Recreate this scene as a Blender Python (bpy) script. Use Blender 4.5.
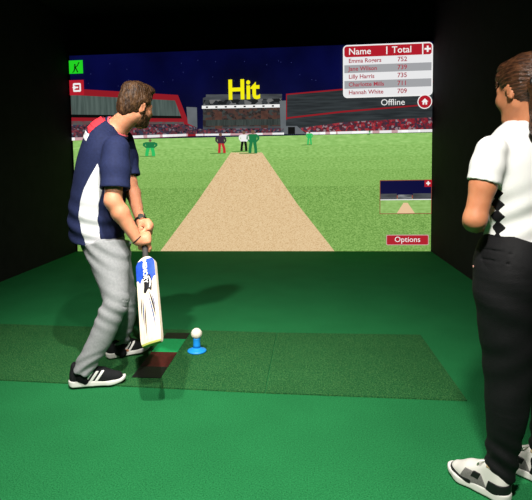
import bpy, bmesh, math, random
import numpy as np
from mathutils import Matrix, Vector
random.seed(3); rng = np.random.RandomState(5)
SC = bpy.context.scene; COL = SC.collection
for o in list(bpy.data.objects): bpy.data.objects.remove(o)

# ------------------------------------------------------------------ camera
H_CAM = 1.30
_p = np.array([247., 205.]); _f = 530.
_d1 = np.array([302. - _p[0], 161. - _p[1], _f]); _d1 /= np.linalg.norm(_d1)
_d2 = -np.array([-4816. - _p[0], 251. - _p[1], _f]); _d2 /= np.linalg.norm(_d2)
_d2 -= _d1 * (_d1 @ _d2); _d2 /= np.linalg.norm(_d2)
_dn = np.cross(_d1, _d2)
RC = np.array([_d2, _d1, -_dn])                 # camera (x right, y down, z ahead) -> world
CC = np.array([0., 0., H_CAM])
def at(px, py, Y):                              # the world point seen at a pixel, Y metres ahead
    d = RC @ np.array([px - _p[0], py - _p[1], _f]); return CC + d * (Y / d[1])
def fl(px, py, z=0.):                           # the floor point seen at a pixel
    d = RC @ np.array([px - _p[0], py - _p[1], _f]); return CC + d * ((z - H_CAM) / d[2])
cam_d = bpy.data.cameras.new('camera'); cam = bpy.data.objects.new('camera', cam_d); COL.objects.link(cam)
cam_d.sensor_width = 36; cam_d.lens = 36 * _f / 532.
cam_d.shift_x = (266 - _p[0]) / 532.; cam_d.shift_y = (_p[1] - 250) / 532.
cam_d.clip_start = .05; cam_d.clip_end = 100
M4 = np.eye(4); M4[:3, 0] = RC[:, 0]; M4[:3, 1] = -RC[:, 1]; M4[:3, 2] = -RC[:, 2]; M4[:3, 3] = CC
cam.matrix_world = Matrix(M4.tolist()); SC.camera = cam

# ------------------------------------------------------------------ world, lamps, exposure
SC.view_settings.view_transform = 'Standard'; SC.view_settings.look = 'None'
SC.view_settings.exposure = 0.0; SC.view_settings.gamma = 1.0; SC.view_settings.use_curve_mapping = False
W = bpy.data.worlds.new('world'); SC.world = W; W.use_nodes = True
W.node_tree.nodes['Background'].inputs[0].default_value = (.8, .9, 1, 1)
W.node_tree.nodes['Background'].inputs[1].default_value = 0.0
def spot(name, loc, target, energy, size, blend, radius, col=(1, .96, .9)):
    l = bpy.data.lights.new(name, 'SPOT'); l.energy = energy; l.spot_size = math.radians(size); l.spot_blend = blend
    l.shadow_soft_size = radius; l.color = col
    o = bpy.data.objects.new(name, l); COL.objects.link(o); o.location = loc
    o.rotation_euler = (Vector(target) - Vector(loc)).to_track_quat('-Z', 'Y').to_euler(); return o
spot('ceiling_spot_batter', (-.45, 1.65, 2.9), (-.75, 2.4, 0), 370, 90, .9, .03)
spot('ceiling_spot_rear', (-1.14, 1.3, 3.35), (-.8, 5.1, 0), 520, 74, 1., .06)
spot('ceiling_spot_front', (.05, .2, 2.9), (.2, 1.6, .2), 560, 104, 1., .10)

# ------------------------------------------------------------------ materials
def lin(c):
    if isinstance(c, str):
        c = c.lstrip('#'); c = [int(c[i:i+2], 16) / 255 for i in (0, 2, 4)]
    return tuple((v / 12.92 if v <= .04045 else ((v + .055) / 1.055) ** 2.4) for v in c)
def newmat(name):
    m = bpy.data.materials.new(name); m.use_nodes = True; nt = m.node_tree
    return m, nt, nt.nodes['Principled BSDF']
def mat(name, c, rough=.6, spec=.3, c2=None, scale=40., stretch=None, bump=0., bscale=None, sss=0., detail=4., lo=.35, hi=.65, metal=0., coord='Object'):
    m, nt, b = newmat(name); N = nt.nodes; L = nt.links
    b.inputs['Base Color'].default_value = (*lin(c), 1); b.inputs['Roughness'].default_value = rough
    b.inputs['Specular IOR Level'].default_value = spec; b.inputs['Metallic'].default_value = metal
    if sss:
        b.inputs['Subsurface Weight'].default_value = sss; b.inputs['Subsurface Radius'].default_value = (1, .35, .2)
        b.inputs['Subsurface Scale'].default_value = .006
    tc = N.new('ShaderNodeTexCoord'); mp = N.new('ShaderNodeMapping'); L.new(tc.outputs[coord], mp.inputs[0])
    if stretch: mp.inputs['Scale'].default_value = stretch
    if c2 is not None:
        n = N.new('ShaderNodeTexNoise'); n.inputs['Scale'].default_value = scale; n.inputs['Detail'].default_value = detail
        L.new(mp.outputs[0], n.inputs['Vector'])
        r = N.new('ShaderNodeValToRGB'); r.color_ramp.elements[0].position = lo; r.color_ramp.elements[1].position = hi
        r.color_ramp.elements[0].color = (*lin(c), 1); r.color_ramp.elements[1].color = (*lin(c2), 1)
        L.new(n.outputs['Fac'], r.inputs[0]); L.new(r.outputs[0], b.inputs['Base Color'])
    if bump:
        n2 = N.new('ShaderNodeTexNoise'); n2.inputs['Scale'].default_value = bscale or scale; n2.inputs['Detail'].default_value = 5
        L.new(mp.outputs[0], n2.inputs['Vector'])
        bn = N.new('ShaderNodeBump'); bn.inputs['Strength'].default_value = bump; bn.inputs['Distance'].default_value = .01
        L.new(n2.outputs['Fac'], bn.inputs['Height']); L.new(bn.outputs[0], b.inputs['Normal'])
    return m
def em(name, c, c2=None, scale=20., stretch=(1, 1, 1), strength=1., lo=.35, hi=.65, kind='noise', detail=3.):
    """projected picture colour: light leaving the screen"""
    m, nt, b = newmat(name); N = nt.nodes; L = nt.links
    b.inputs['Base Color'].default_value = (.03, .03, .03, 1); b.inputs['Roughness'].default_value = .9
    b.inputs['Specular IOR Level'].default_value = .0
    b.inputs['Emission Color'].default_value = (*lin(c), 1); b.inputs['Emission Strength'].default_value = strength
    if c2 is not None:
        tc = N.new('ShaderNodeTexCoord'); mp = N.new('ShaderNodeMapping'); L.new(tc.outputs['Object'], mp.inputs[0])
        mp.inputs['Scale'].default_value = stretch
        r = N.new('ShaderNodeValToRGB')
        cs = [c, c2] if isinstance(c2, (str, tuple)) else [c] + list(c2)
        if kind == 'cells':
            n = N.new('ShaderNodeTexVoronoi'); n.inputs['Scale'].default_value = scale; L.new(mp.outputs[0], n.inputs['Vector'])
            sp = N.new('ShaderNodeSeparateColor'); L.new(n.outputs['Color'], sp.inputs[0]); L.new(sp.outputs[0], r.inputs[0])
            r.color_ramp.interpolation = 'CONSTANT'
            pos = [i / len(cs) for i in range(len(cs))]
        else:
            n = N.new('ShaderNodeTexNoise'); n.inputs['Scale'].default_value = scale; n.inputs['Detail'].default_value = detail
            L.new(mp.outputs[0], n.inputs['Vector']); L.new(n.outputs['Fac'], r.inputs[0])
            pos = [lo + (hi - lo) * i / (len(cs) - 1) for i in range(len(cs))]
        while len(r.color_ramp.elements) < len(cs): r.color_ramp.elements.new(.5)
        for e, p_, c_ in zip(r.color_ramp.elements, pos, cs): e.position = p_; e.color = (*lin(c_), 1)
        L.new(r.outputs[0], b.inputs['Emission Color'])
    return m

# ------------------------------------------------------------------ objects and tags
def link(o, parent=None):
    COL.objects.link(o)
    if parent is not None: o.parent = parent
    return o
def tag(o, label=None, cat=None, group=None, kind=None):
    for k, v in (('label', label), ('category', cat), ('group', group), ('kind', kind)):
        if v: o[k] = v
    return o
def empty(name, loc=(0, 0, 0)):
    o = bpy.data.objects.new(name, None); o.location = loc; o.empty_display_size = .1; return link(o)
def meshobj(name, V, F, m, parent=None, smooth=True):
    me = bpy.data.meshes.new(name); me.from_pydata(np.asarray(V).tolist() if not isinstance(V, list) else V, [], F.tolist() if isinstance(F, np.ndarray) else F)
    me.materials.append(m); me.update()
    if smooth: me.polygons.foreach_set('use_smooth', np.ones(len(me.polygons), bool))
    o = bpy.data.objects.new(name, me); link(o, parent)
    if parent is not None and parent.parent is None: o.matrix_parent_inverse = Matrix.Translation(-parent.location)
    elif parent is not None: o.matrix_parent_inverse = (parent_world(parent)).inverted()
    return o
def parent_world(o):
    if o.parent is None: return Matrix.LocRotScale(o.location, o.rotation_euler, o.scale)
    return parent_world(o.parent) @ o.matrix_parent_inverse @ Matrix.LocRotScale(o.location, o.rotation_euler, o.scale)
def bmobj(name, bm, m, parent=None, smooth=False):
    bmesh.ops.recalc_face_normals(bm, faces=bm.faces)
    V = [v.co[:] for v in bm.verts]; bm.verts.index_update(); F = [[v.index for v in f.verts] for f in bm.faces]; bm.free()
    return meshobj(name, V, F, m, parent, smooth)
def box(bm, lo, hi, bevel=0., seg=2):
    v = [bm.verts.new((x, y, z)) for x in (lo[0], hi[0]) for y in (lo[1], hi[1]) for z in (lo[2], hi[2])]
    fs = [bm.faces.new([v[i] for i in q]) for q in ((0, 1, 3, 2), (4, 6, 7, 5), (0, 4, 5, 1), (2, 3, 7, 6), (0, 2, 6, 4), (1, 5, 7, 3))]
    if bevel: bmesh.ops.bevel(bm, geom=list({e for f in fs for e in f.edges}), offset=bevel, segments=seg, profile=.5, affect='EDGES')
def tube_bm(bm, pts, r, n=10, closed=False):
    pts = [Vector(p) for p in pts]; rings = []; k = len(pts)
    rr = r if isinstance(r, (list, tuple)) else [r] * k
    up = None
    for i, p in enumerate(pts):
        a = pts[(i + 1) % k] if (closed or i < k - 1) else p; b = pts[i - 1] if (closed or i > 0) else p
        t = (a - b).normalized()
        if up is None: up = t.orthogonal().normalized()
        up = (up - t * up.dot(t)).normalized(); s = t.cross(up)
        rings.append([bm.verts.new(p + (up * math.cos(q) + s * math.sin(q)) * rr[i]) for q in [2 * math.pi * j / n for j in range(n)]])
    for i in range(k if closed else k - 1):
        A = rings[i]; B = rings[(i + 1) % k]
        off = 0
        if closed and i == k - 1: off = min(range(n), key=lambda q: (A[0].co - B[q].co).length)
        for j in range(n): bm.faces.new((A[j], A[(j + 1) % n], B[(j + 1 + off) % n], B[(j + off) % n]))
    if not closed: bm.faces.new(rings[0][::-1]); bm.faces.new(rings[-1])
def lathe(bm, prof, c, n=32):
    rings = [[bm.verts.new((c[0] + r * math.cos(2 * math.pi * j / n), c[1] + r * math.sin(2 * math.pi * j / n), c[2] + z)) for j in range(n)] for r, z in prof]
    for A, B in zip(rings, rings[1:]):
        for j in range(n): bm.faces.new((A[j], A[(j + 1) % n], B[(j + 1) % n], B[j]))
    bm.faces.new(rings[0][::-1]); bm.faces.new(rings[-1])

# ------------------------------------------------------------------ implicit surfaces
V3 = lambda *a: np.array(a, np.float32)
def nrm(v): v = np.asarray(v, np.float32); return v / np.linalg.norm(v)
def smin(a, b, k):
    h = np.clip(.5 + .5 * (b - a) / k, 0, 1); return b + (a - b) * h - k * h * (1 - h)
def smax(a, b, k): return -smin(-a, -b, k)
def U(*ds, k=.02):
    d = ds[0]
    for e in ds[1:]: d = smin(d, e, k)
    return d
def rc(P, a, b, r1, r2):
    a = np.asarray(a, np.float32); ba = np.asarray(b, np.float32) - a; q = P - a
    t = np.clip(q @ ba / (ba @ ba), 0, 1); return np.linalg.norm(q - t[:, None] * ba, axis=1) - (r1 + (r2 - r1) * t)
def chain(P, pts, rs, k=.01):
    d = None
    for a, b, r1, r2 in zip(pts, pts[1:], rs, rs[1:]):
        e = rc(P, a, b, r1, r2); d = e if d is None else smin(d, e, k)
    return d
def el(P, c, ax, r):
    q = (P - np.asarray(c, np.float32)) @ np.array(ax, np.float32).T; r = np.array(r, np.float32)
    k0 = np.linalg.norm(q / r, axis=1); k1 = np.linalg.norm(q / (r * r), axis=1) + 1e-9
    return k0 * (k0 - 1) / k1
def sph(P, c, r): return np.linalg.norm(P - np.asarray(c, np.float32), axis=1) - r
def rbox(P, c, ax, h, r):
    q = np.abs((P - np.asarray(c, np.float32)) @ np.array(ax, np.float32).T) - (np.array(h, np.float32) - r)
    return np.linalg.norm(np.maximum(q, 0), axis=1) + np.minimum(q.max(1), 0) - r
def dens(pts, n):                               # Catmull-Rom through control rows
    A = np.array(pts, float); A = np.vstack([2 * A[0] - A[1], A, 2 * A[-1] - A[-2]]); out = []
    for i in range(1, len(A) - 2):
        for t in np.linspace(0, 1, n, endpoint=False):
            p0, p1, p2, p3 = A[i-1:i+3]
            out.append(.5 * (2 * p1 + (p2 - p0) * t + (2 * p0 - 5 * p1 + 4 * p2 - p3) * t * t + (3 * p1 - p0 - 3 * p2 + p3) * t ** 3))
    out.append(A[-2]); return np.array(out, np.float32)
def loft(P, rows, side, n=4, grow=0., pw=2.):
    """tube of elliptic section; rows = (x,y,z, radius along side, radius across); flat ends"""
    D = dens(rows, n); best = np.full(len(P), 9., np.float32); side = np.asarray(side, np.float32)
    for i in range(len(D) - 1):
        a = D[i, :3]; ba = D[i+1, :3] - a; L = ba @ ba; q = P - a; traw = q @ ba / L; e0 = 0. if i == 0 else .35; e1 = 0. if i == len(D) - 2 else .35
        t = np.clip(traw, -e0, 1 + e1)
        u = side - ba * (side @ ba) / L; u /= np.linalg.norm(u); v = np.cross(ba / math.sqrt(L), u)
        w = q - t[:, None] * ba; rx = D[i, 3] + (D[i+1, 3] - D[i, 3]) * t + grow; ry = D[i, 4] + (D[i+1, 4] - D[i, 4]) * t + grow
        X = np.abs(w @ u) / rx; Y = np.abs(w @ v) / ry
        if pw == 2.:
            k0 = np.sqrt(X * X + Y * Y) + 1e-9; k1 = np.sqrt((X / rx) ** 2 + (Y / ry) ** 2) + 1e-9; d = k0 * (k0 - 1) / k1
            d = np.maximum(d, -np.minimum(rx, ry))
        else: d = ((X ** pw + Y ** pw) ** (1 / pw) - 1) * np.minimum(rx, ry)
        e = np.abs(traw - t) * math.sqrt(L); d = np.where(e > 0, np.where(d > 0, np.sqrt(d * d + e * e), e), d)
        best = np.minimum(best, d)
    return best
_K = rng.normal(size=(40, 3)).astype(np.float32); _K /= np.linalg.norm(_K, axis=1)[:, None]; _PH = rng.uniform(0, 6.28, 40).astype(np.float32)
def nz(P, f, s=0, m=6, st=(1, 1, 1)):
    Q = P * np.array(st, np.float32); d = 0
    for i in range(m):
        j = (s * 7 + i) % 40; d = d + np.sin(Q @ (_K[j] * f * (.7 + .12 * i)) + _PH[j] + 1.3 * np.sin(Q @ (_K[(j + 11) % 40] * f * .6)))
    return d / m
def surf(fn, lo, hi, vox):
    lo = np.asarray(lo, np.float32); hi = np.asarray(hi, np.float32); s = 4
    nc = np.ceil((hi - lo) / (vox * s)).astype(int) + 1; n = nc * s
    g = [lo[i] + (np.arange(nc[i]) + .5) * s * vox for i in range(3)]
    C = np.stack(np.meshgrid(*g, indexing='ij'), -1).reshape(-1, 3).astype(np.float32)
    dc = fn(C).reshape(nc)
    F = dc.repeat(s, 0).repeat(s, 1).repeat(s, 2).astype(np.float32)
    near = np.abs(dc) < s * vox * 1.5
    mk = near.repeat(s, 0).repeat(s, 1).repeat(s, 2)
    for ax in range(3):
        mk2 = mk.copy(); sl = [slice(None)] * 3; sr = [slice(None)] * 3; sl[ax] = slice(1, None); sr[ax] = slice(None, -1)
        mk2[tuple(sl)] |= mk[tuple(sr)]; mk = mk2
    I = np.argwhere(mk); F[mk] = fn((lo + I * vox).astype(np.float32))
    neg = F < 0; off = [(i, j, k) for i in (0, 1) for j in (0, 1) for k in (0, 1)]
    m = n - 1
    sub = lambda A, o: A[o[0]:o[0]+m[0], o[1]:o[1]+m[1], o[2]:o[2]+m[2]]
    cnt = sum(sub(neg, o).astype(np.int8) for o in off); act = (cnt > 0) & (cnt < 8)
    idx = np.full(act.shape, -1, np.int64); A = np.argwhere(act); idx[act] = np.arange(len(A))
    vals = np.stack([sub(F, o)[act] for o in off], 1); acc = np.zeros((len(A), 3)); c = np.zeros(len(A))
    for a in range(8):
        for b in range(a + 1, 8):
            if sum(abs(off[a][i] - off[b][i]) for i in range(3)) != 1: continue
            va, vb = vals[:, a], vals[:, b]; x = (va < 0) != (vb < 0); t = np.where(x, va / np.where(va == vb, 1, va - vb), 0)
            acc += np.where(x[:, None], np.array(off[a]) + t[:, None] * (np.array(off[b]) - np.array(off[a])), 0); c += x
    V = lo + (A + acc / c[:, None]) * vox
    Q = []
    for ax in range(3):
        b, cc = (ax + 1) % 3, (ax + 2) % 3
        sl = [slice(1, m[i]) for i in range(3)]; sl[ax] = slice(0, m[ax])
        s2 = list(sl); s2[ax] = slice(1, m[ax] + 1)
        x = neg[tuple(sl)] != neg[tuple(s2)]; fl_ = neg[tuple(sl)][x]
        E = np.argwhere(x); E += np.array([s_.start for s_ in sl])
        def sh(db, dc_):
            G = E.copy(); G[:, b] -= db; G[:, cc] -= dc_; return idx[G[:, 0], G[:, 1], G[:, 2]]
        q = np.stack([sh(0, 0), sh(1, 0), sh(1, 1), sh(0, 1)], 1)
        q = np.where(fl_[:, None], q, q[:, ::-1]); Q.append(q)
    Q = np.vstack(Q); Q = Q[(Q >= 0).all(1)]
    return V, Q
def relax(V, Q, it=2, lam=.5):
    E = np.vstack([Q[:, [i, (i + 1) % 4]] for i in range(4)])
    for _ in range(it):
        S = np.zeros_like(V); c = np.zeros(len(V))
        np.add.at(S, E[:, 0], V[E[:, 1]]); np.add.at(c, E[:, 0], 1); np.add.at(S, E[:, 1], V[E[:, 0]]); np.add.at(c, E[:, 1], 1)
        V = V + lam * (S / np.maximum(c, 1)[:, None] - V)
    return V
def blob(name, fn, lo, hi, vox, m, parent, it=1, xf=None):
    V, Q = surf(fn, lo, hi, vox); V = relax(V, Q, it)
    if xf is not None: V = V @ xf[0].T + xf[1]
    return meshobj(name, V, Q, m, parent)

# ------------------------------------------------------------------ the room
XL, XR, YB, YF, ZC = -3.395, 1.795, 7.66, -1.6, 3.45
m_carpet, nt, b = newmat('green_carpet')
def carpet(name, cols, scale, rough=.95, bump=.5):
    m, nt, b = newmat(name); N = nt.nodes; L = nt.links
    tc = N.new('ShaderNodeTexCoord'); a = N.new('ShaderNodeTexNoise'); a.inputs['Scale'].default_value = scale; a.inputs['Detail'].default_value = 3
    a2 = N.new('ShaderNodeTexNoise'); a2.inputs['Scale'].default_value = 3.; a2.inputs['Detail'].default_value = 5
    L.new(tc.outputs['Object'], a.inputs['Vector']); L.new(tc.outputs['Object'], a2.inputs['Vector'])
    r = N.new('ShaderNodeValToRGB'); r.color_ramp.elements[0].position = .32; r.color_ramp.elements[1].position = .68
    r.color_ramp.elements[0].color = (*lin(cols[0]), 1); r.color_ramp.elements[1].color = (*lin(cols[-1]), 1)
    if len(cols) == 3: e = r.color_ramp.elements.new(.5); e.color = (*lin(cols[1]), 1)
    mx = N.new('ShaderNodeMix'); mx.data_type = 'RGBA'; mx.blend_type = 'MULTIPLY'; mx.inputs[0].default_value = 1.
    r2 = N.new('ShaderNodeValToRGB'); r2.color_ramp.elements[0].color = (.82, .82, .82, 1); r2.color_ramp.elements[1].color = (1.1, 1.1, 1.1, 1)
    L.new(a.outputs['Fac'], r.inputs[0]); L.new(a2.outputs['Fac'], r2.inputs[0])
    L.new(r.outputs[0], mx.inputs[6]); L.new(r2.outputs[0], mx.inputs[7]); L.new(mx.outputs[2], b.inputs['Base Color'])
    b.inputs['Roughness'].default_value = rough; b.inputs['Specular IOR Level'].default_value = .05
    bn = N.new('ShaderNodeBump'); bn.inputs['Strength'].default_value = bump; bn.inputs['Distance'].default_value = .006
    L.new(a.outputs['Fac'], bn.inputs['Height']); L.new(bn.outputs[0], b.inputs['Normal'])
    return m
m_carpet = carpet('green_carpet', ['#185c30', '#227040', '#2d804a'], 160)
m_turf = carpet('turf_mat_pile', ['#123f22', '#245f33', '#4c7643'], 150, bump=.8)
m_black = mat('black_wall_paint', '#18181b', .9, .15, '#1d1d20', 6., bump=.15, bscale=40)
def slab(name, lo, hi, m):
    bm = bmesh.new(); box(bm, lo, hi); return tag(bmobj(name, bm, m), kind='structure')
slab('floor', (XL - .1, YF - .1, -.1), (XR + .1, YB + .1, 0), m_carpet)
slab('ceiling', (XL - .1, YF - .1, ZC), (XR + .1, YB + .1, ZC + .1), m_black)
slab('wall_left', (XL - .1, YF - .1, 0), (XL, YB + .1, ZC), m_black)
slab('wall_right', (XR, YF - .1, 0), (XR + .1, YB + .1, ZC), m_black)
slab('wall_back', (XL, YB, 0), (XR, YB + .1, ZC), m_black)
slab('wall_front', (XL, YF - .1, 0), (XR, YF, ZC), m_black)

# two turf mats
def turf(c, label):
    bm = bmesh.new(); vs = [bm.verts.new((x, y, z)) for z in (0, .008) for x, y in c]
    for q in ((3, 2, 1, 0), (4, 5, 6, 7), (0, 1, 5, 4), (1, 2, 6, 5), (2, 3, 7, 6), (3, 0, 4, 7)): bm.faces.new([vs[k] for k in q])
    return tag(bmobj('turf_mat', bm, m_turf), label, 'mat', 'turf mats across the batting area')
turf([(-3.0, 3.01), (-.222, 2.878), (-.205, 3.925), (-3.0, 4.06)], 'dark green turf mat under the batter and the blue ball tee')
turf([(-.217, 2.878), (.868, 2.852), (.858, 3.93), (-.20, 3.925)], 'dark green turf mat bare of any equipment, nearest the onlooker')
# the coloured strip let into the mat
st = empty('target_strip', (-.95, 3.45, .008)); tag(st, 'narrow black, green and dark red panel strip lying on the turf mat by the bat', 'strip')
m_rub = mat('black_rubber', '#0b0c0b', .55, .3, bump=.2, bscale=120); m_red = mat('dark_red_rubber', '#4a1512', .6, .3, '#3a0f0d', 60.)
m_grn = mat('bright_green_rubber', '#12894a', .6, .2, '#1a9453', 60.)
for y0, y1, m, lab in ((3.03, 3.20, m_rub, 'black panel'), (3.203, 3.46, m_red, 'dark red panel'), (3.463, 3.73, m_grn, 'bright green panel'), (3.733, 3.87, m_rub, 'black panel')):
    x0 = -1.04; bm = bmesh.new(); box(bm, (x0, y0, .0085), (x0 + .18, y1, .013), .0015); tag(bmobj('panel', bm, m, st), lab)

# ------------------------------------------------------------------ projection screen
YS = 7.60
def S(px, py, layer=0):
    w = at(px, py, YS); return (w[0], YS - .002 * layer, w[2])
screen = empty('projection_screen', (-.8, YS, 0)); tag(screen, 'wall-sized projection screen showing a floodlit cricket match', 'screen')
bm = bmesh.new(); box(bm, (XL + .003, YS + .004, .003), (XR - .003, YS + .045, 2.905)); m_cloth = mat('screen_cloth', '#1a1a1c', .9, .1)
bmobj('backing_cloth', bm, m_cloth, screen)
def poly(name, pts, layer, m, parent=None, label=None):
    V = [S(*q, layer) for q in pts]; o = meshobj(name, V, [list(range(len(V)))], m, parent or screen, False)
    return tag(o, label)
def polys(name, plist, layer, m, parent=None, label=None):
    V = []; F = []
    for pts in plist:
        F.append(list(range(len(V), len(V) + len(pts)))); V += [S(*q, layer) for q in pts]
    return tag(meshobj(name, V, F, m, parent or screen, False), label)
def rect(x0, y0, x1, y1): return [(x0, y0), (x1, y0), (x1, y1), (x0, y1)]
def uvrect(u0, v0, u1, v1, layer, rad=0., n=5):
    if rad == 0: return [(u0, YS - .002 * layer, v0), (u1, YS - .002 * layer, v0), (u1, YS - .002 * layer, v1), (u0, YS - .002 * layer, v1)]
    out = []
    for cx, cz, a0 in ((u1 - rad, v1 - rad, 0), (u0 + rad, v1 - rad, 90), (u0 + rad, v0 + rad, 180), (u1 - rad, v0 + rad, 270)):
        for i in range(n + 1):
            a = math.radians(a0 + 90 * i / n); out.append((cx + rad * math.cos(a), YS - .002 * layer, cz + rad * math.sin(a)))
    return out
def flat(name, pts, m, parent, label=None):
    return tag(meshobj(name, pts, [list(range(len(pts)))], m, parent, False), label)
FONT = None
def text(name, s, u, v, size, layer, m, parent, align='LEFT', weight=0., sx=1., rot=None, M=None, label=None):
    cu = bpy.data.curves.new(name, 'FONT'); cu.body = s; cu.size = size; cu.align_x = align; cu.align_y = 'CENTER'; cu.offset = weight
    cu.resolution_u = 3; cu.extrude = 0 if M is None else .0004
    o = bpy.data.objects.new(name, cu); COL.objects.link(o); dg = bpy.context.evaluated_depsgraph_get(); dg.update()
    me = bpy.data.meshes.new_from_object(o.evaluated_get(dg)); V = [v.co.copy() for v in me.vertices]; F = [list(p.vertices) for p in me.polygons]
    bpy.data.objects.remove(o); bpy.data.curves.remove(cu); bpy.data.meshes.remove(me)
    if M is None: V = [(u + c.x * sx, YS - .002 * layer, v + c.y) for c in V]
    else: V = [tuple(M @ Vector((c.x * sx, c.y, c.z))) for c in V]
    return tag(meshobj(name, V, F, m, parent, False), label)

e_sky = em('picture_night_sky', '#030322', '#080a40', 1.1, lo=.3, hi=.7)
e_field = em('picture_outfield', '#5a8538', ['#7ba952', '#9cc46e'], 48, (1, 1, 2.), lo=.3, hi=.7, detail=4)
e_field2 = em('picture_far_outfield', '#8dbb63', ['#97c66d', '#a5d07c'], 5, (1, 1, 6), lo=.3, hi=.7)
e_pitch = em('picture_pitch', '#b08c60', ['#dcbb8c', '#e8cda2'], 60, (1, 1, 2.), lo=.25, hi=.62, detail=6)
e_red = em('picture_red_steel', '#8e1a24'); e_dred = em('picture_dark_red', '#5c1a20'); e_glass = em('picture_stand_glass', '#3f4c48', '#55635e', 14, (2.2, 1, .15))
e_grey = em('picture_grey_block', '#6d7276', '#5b6165', 3); e_dark = em('picture_dark_stand', '#25292c', '#363c3f', 7, (.4, 1, 5))
e_crowd = em('picture_crowd', '#4b3440', ['#6a2a35', '#343a4c', '#706870', '#503038', '#23202a', '#7c3a44', '#3c2c38'], 34, kind='cells', stretch=(1, 1, 1.2))
e_rcrowd = em('picture_red_crowd', '#8a2430', ['#9a343c', '#3c3040', '#7d1f2a', '#8f7a80', '#4a2630', '#5c2a36'], 34, kind='cells')
e_white = em('picture_white', '#f2f2f0'); e_board = em('picture_boards', '#f0eeee', ['#e8e6e6', '#c9a0a4', '#efeded', '#ffffff'], 9, kind='cells', stretch=(1, 1, .05))
e_brick = em('picture_brick', '#4a3430', ['#4f3830', '#2c2524', '#3d4140', '#34302f'], 24, kind='cells', stretch=(1, 1, 1.3))
e_dgrey = em('picture_dark_grey', '#3a3d40', '#505457', 8, (.5, 1, 3)); e_black = em('picture_black', '#0a0a0a')
e_yel = em('picture_yellow', '#f6ee12'); e_ui = em('picture_interface_red', '#b01c2a'); e_rowa = em('picture_pale_row', '#e9e9ea'); e_rowb = em('picture_grey_row', '#a2a3a6')
e_tred = em('picture_red_writing', '#a8404c'); e_green = em('picture_icon_green', '#22d022'); e_kitg = em('picture_green_kit', '#1d7a45'); e_kitl = em('picture_light_green_kit', '#2fbf62')
e_skin = em('picture_player_skin', '#7a5a48'); e_border = em('picture_panel_border', '#c9a0a0'); e_navy = em('picture_inset_sky', '#06063a'); e_tan = em('picture_inset_pitch', '#e8c49a')
e_shadow = em('picture_player_shadow', '#5d8a42')
zt, zb = 2.893, .004
flat('night_sky', [(XL + .022, YS, zb), (XR - .006, YS, zb), (XR - .006, YS, zt), (XL + .022, YS, zt)], e_sky, screen)
stars = [(rng.uniform(88, 338), rng.uniform(56, 88)) for _ in range(26)]
polys('stars', [rect(x, y, x + .6, y + .6) for x, y in stars], 1, em('picture_star', '#3a3f78'))
uL, uR = XL + .022, XR - .006
zh = at(250, 137, YS)[2]
flat('outfield', [(uL, YS - .002, zb), (uR, YS - .002, zb), (uR, YS - .002, zh), (uL, YS - .002, zh)], e_field, screen)
for k_, (ya, yb) in enumerate(((136.5, 147), (147, 158), (158, 171), (171, 187))):
    t_ = k_ / 4; c_ = lambda a, b_: tuple(a[i] + (b_[i] - a[i]) * t_ for i in range(3)); q_ = ((.53, .72, .37), (.58, .77, .42), (.65, .82, .48)); r_ = ((.385, .56, .235), (.50, .68, .33), (.60, .76, .425))
    flat('outfield_band', uvrect(uL, S(250, yb)[2], uR, S(250, ya)[2], 2), em('picture_outfield_band', c_(q_[0], r_[0]), [c_(q_[1], r_[1]), c_(q_[2], r_[2])], 10 + 10 * k_, (1, 1, 3), lo=.3, hi=.7), screen)
poly('pitch', [(231, 152.5), (262, 152.5), (297, 203.5), (334.5, 251), (160.5, 251), (196, 203.5)], 3, e_pitch)
# left stand
ls = poly('left_stand', [(70.6, 88.5), (178, 95), (189, 123), (197, 129), (197, 136), (72.3, 141)], 2, e_red)
poly('glazing', [(70.8, 95), (175, 100.5), (181, 116), (71.6, 114.5)], 3, e_glass, ls)
poly('shadow_gap', [(71.5, 114.5), (181, 116), (182, 118.5), (71.6, 117.5)], 4, e_black, ls)
poly('lower_tier', [(71.7, 121), (120, 121.5), (184, 122), (184, 125), (71.8, 125.5)], 4, em('picture_tier', '#4d5a58', '#6a3a3e', 12), ls)
poly('crowd', [(71.8, 125), (184, 124), (197, 128), (197, 134), (72.2, 138)], 5, e_crowd, ls)
poly('advertising_boards', [(72.2, 137.6), (188, 133.8), (188, 136.2), (72.3, 140.6)], 6, e_board, ls)
poly('side_tower', [(186.5, 107), (197, 107.5), (197.5, 128), (188, 123.5)], 6, e_grey, ls)
# pavilion
pv = poly('pavilion', [(203, 98), (206, 97), (206, 94.5), (282, 94), (282, 134), (203, 134.5)], 2, e_dgrey)
poly('roof_deck', [(204, 100), (282, 98.5), (282, 104), (203, 105)], 3, em('picture_deck', '#23262a', ['#3a3d40', '#1b1d1f', '#6b6c6c'], 16, kind='cells'), pv)
poly('white_banner', [(202, 105.8), (281, 104.2), (281, 107.4), (202, 108.8)], 4, e_white, pv)
for i in range(8): poly('banner_mark', rect(206 + 9.4 * i, 106.5 - .18 * i, 208.2 + 9.4 * i, 108 - .18 * i), 5, e_black, pv)
poly('brick_front', [(203, 109), (281, 107.6), (281, 126), (203, 127)], 3, e_brick, pv)
e_pier = em('picture_pier', '#5c3e34', '#48302a', 12)
for r_ in (rect(215, 112, 222, 129), rect(261, 111, 268, 128)): poly('brick_pier', r_, 4, e_pier, pv)
poly('balcony_glass', [(206, 120), (280, 119), (280, 125), (206, 126)], 5, em('picture_balcony', '#3f4744', '#2d3331', 12, (3, 1, .3)), pv)
poly('crowd', [(198, 129), (284, 128), (284, 133), (198, 134)], 6, e_crowd, pv)
poly('advertising_boards', [(196, 134), (284, 132.6), (284, 134.6), (196, 136)], 7, e_board, pv)
poly('side_tower', [(279.5, 101), (286, 100.6), (286, 134), (281, 134)], 6, e_grey, pv)
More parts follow.
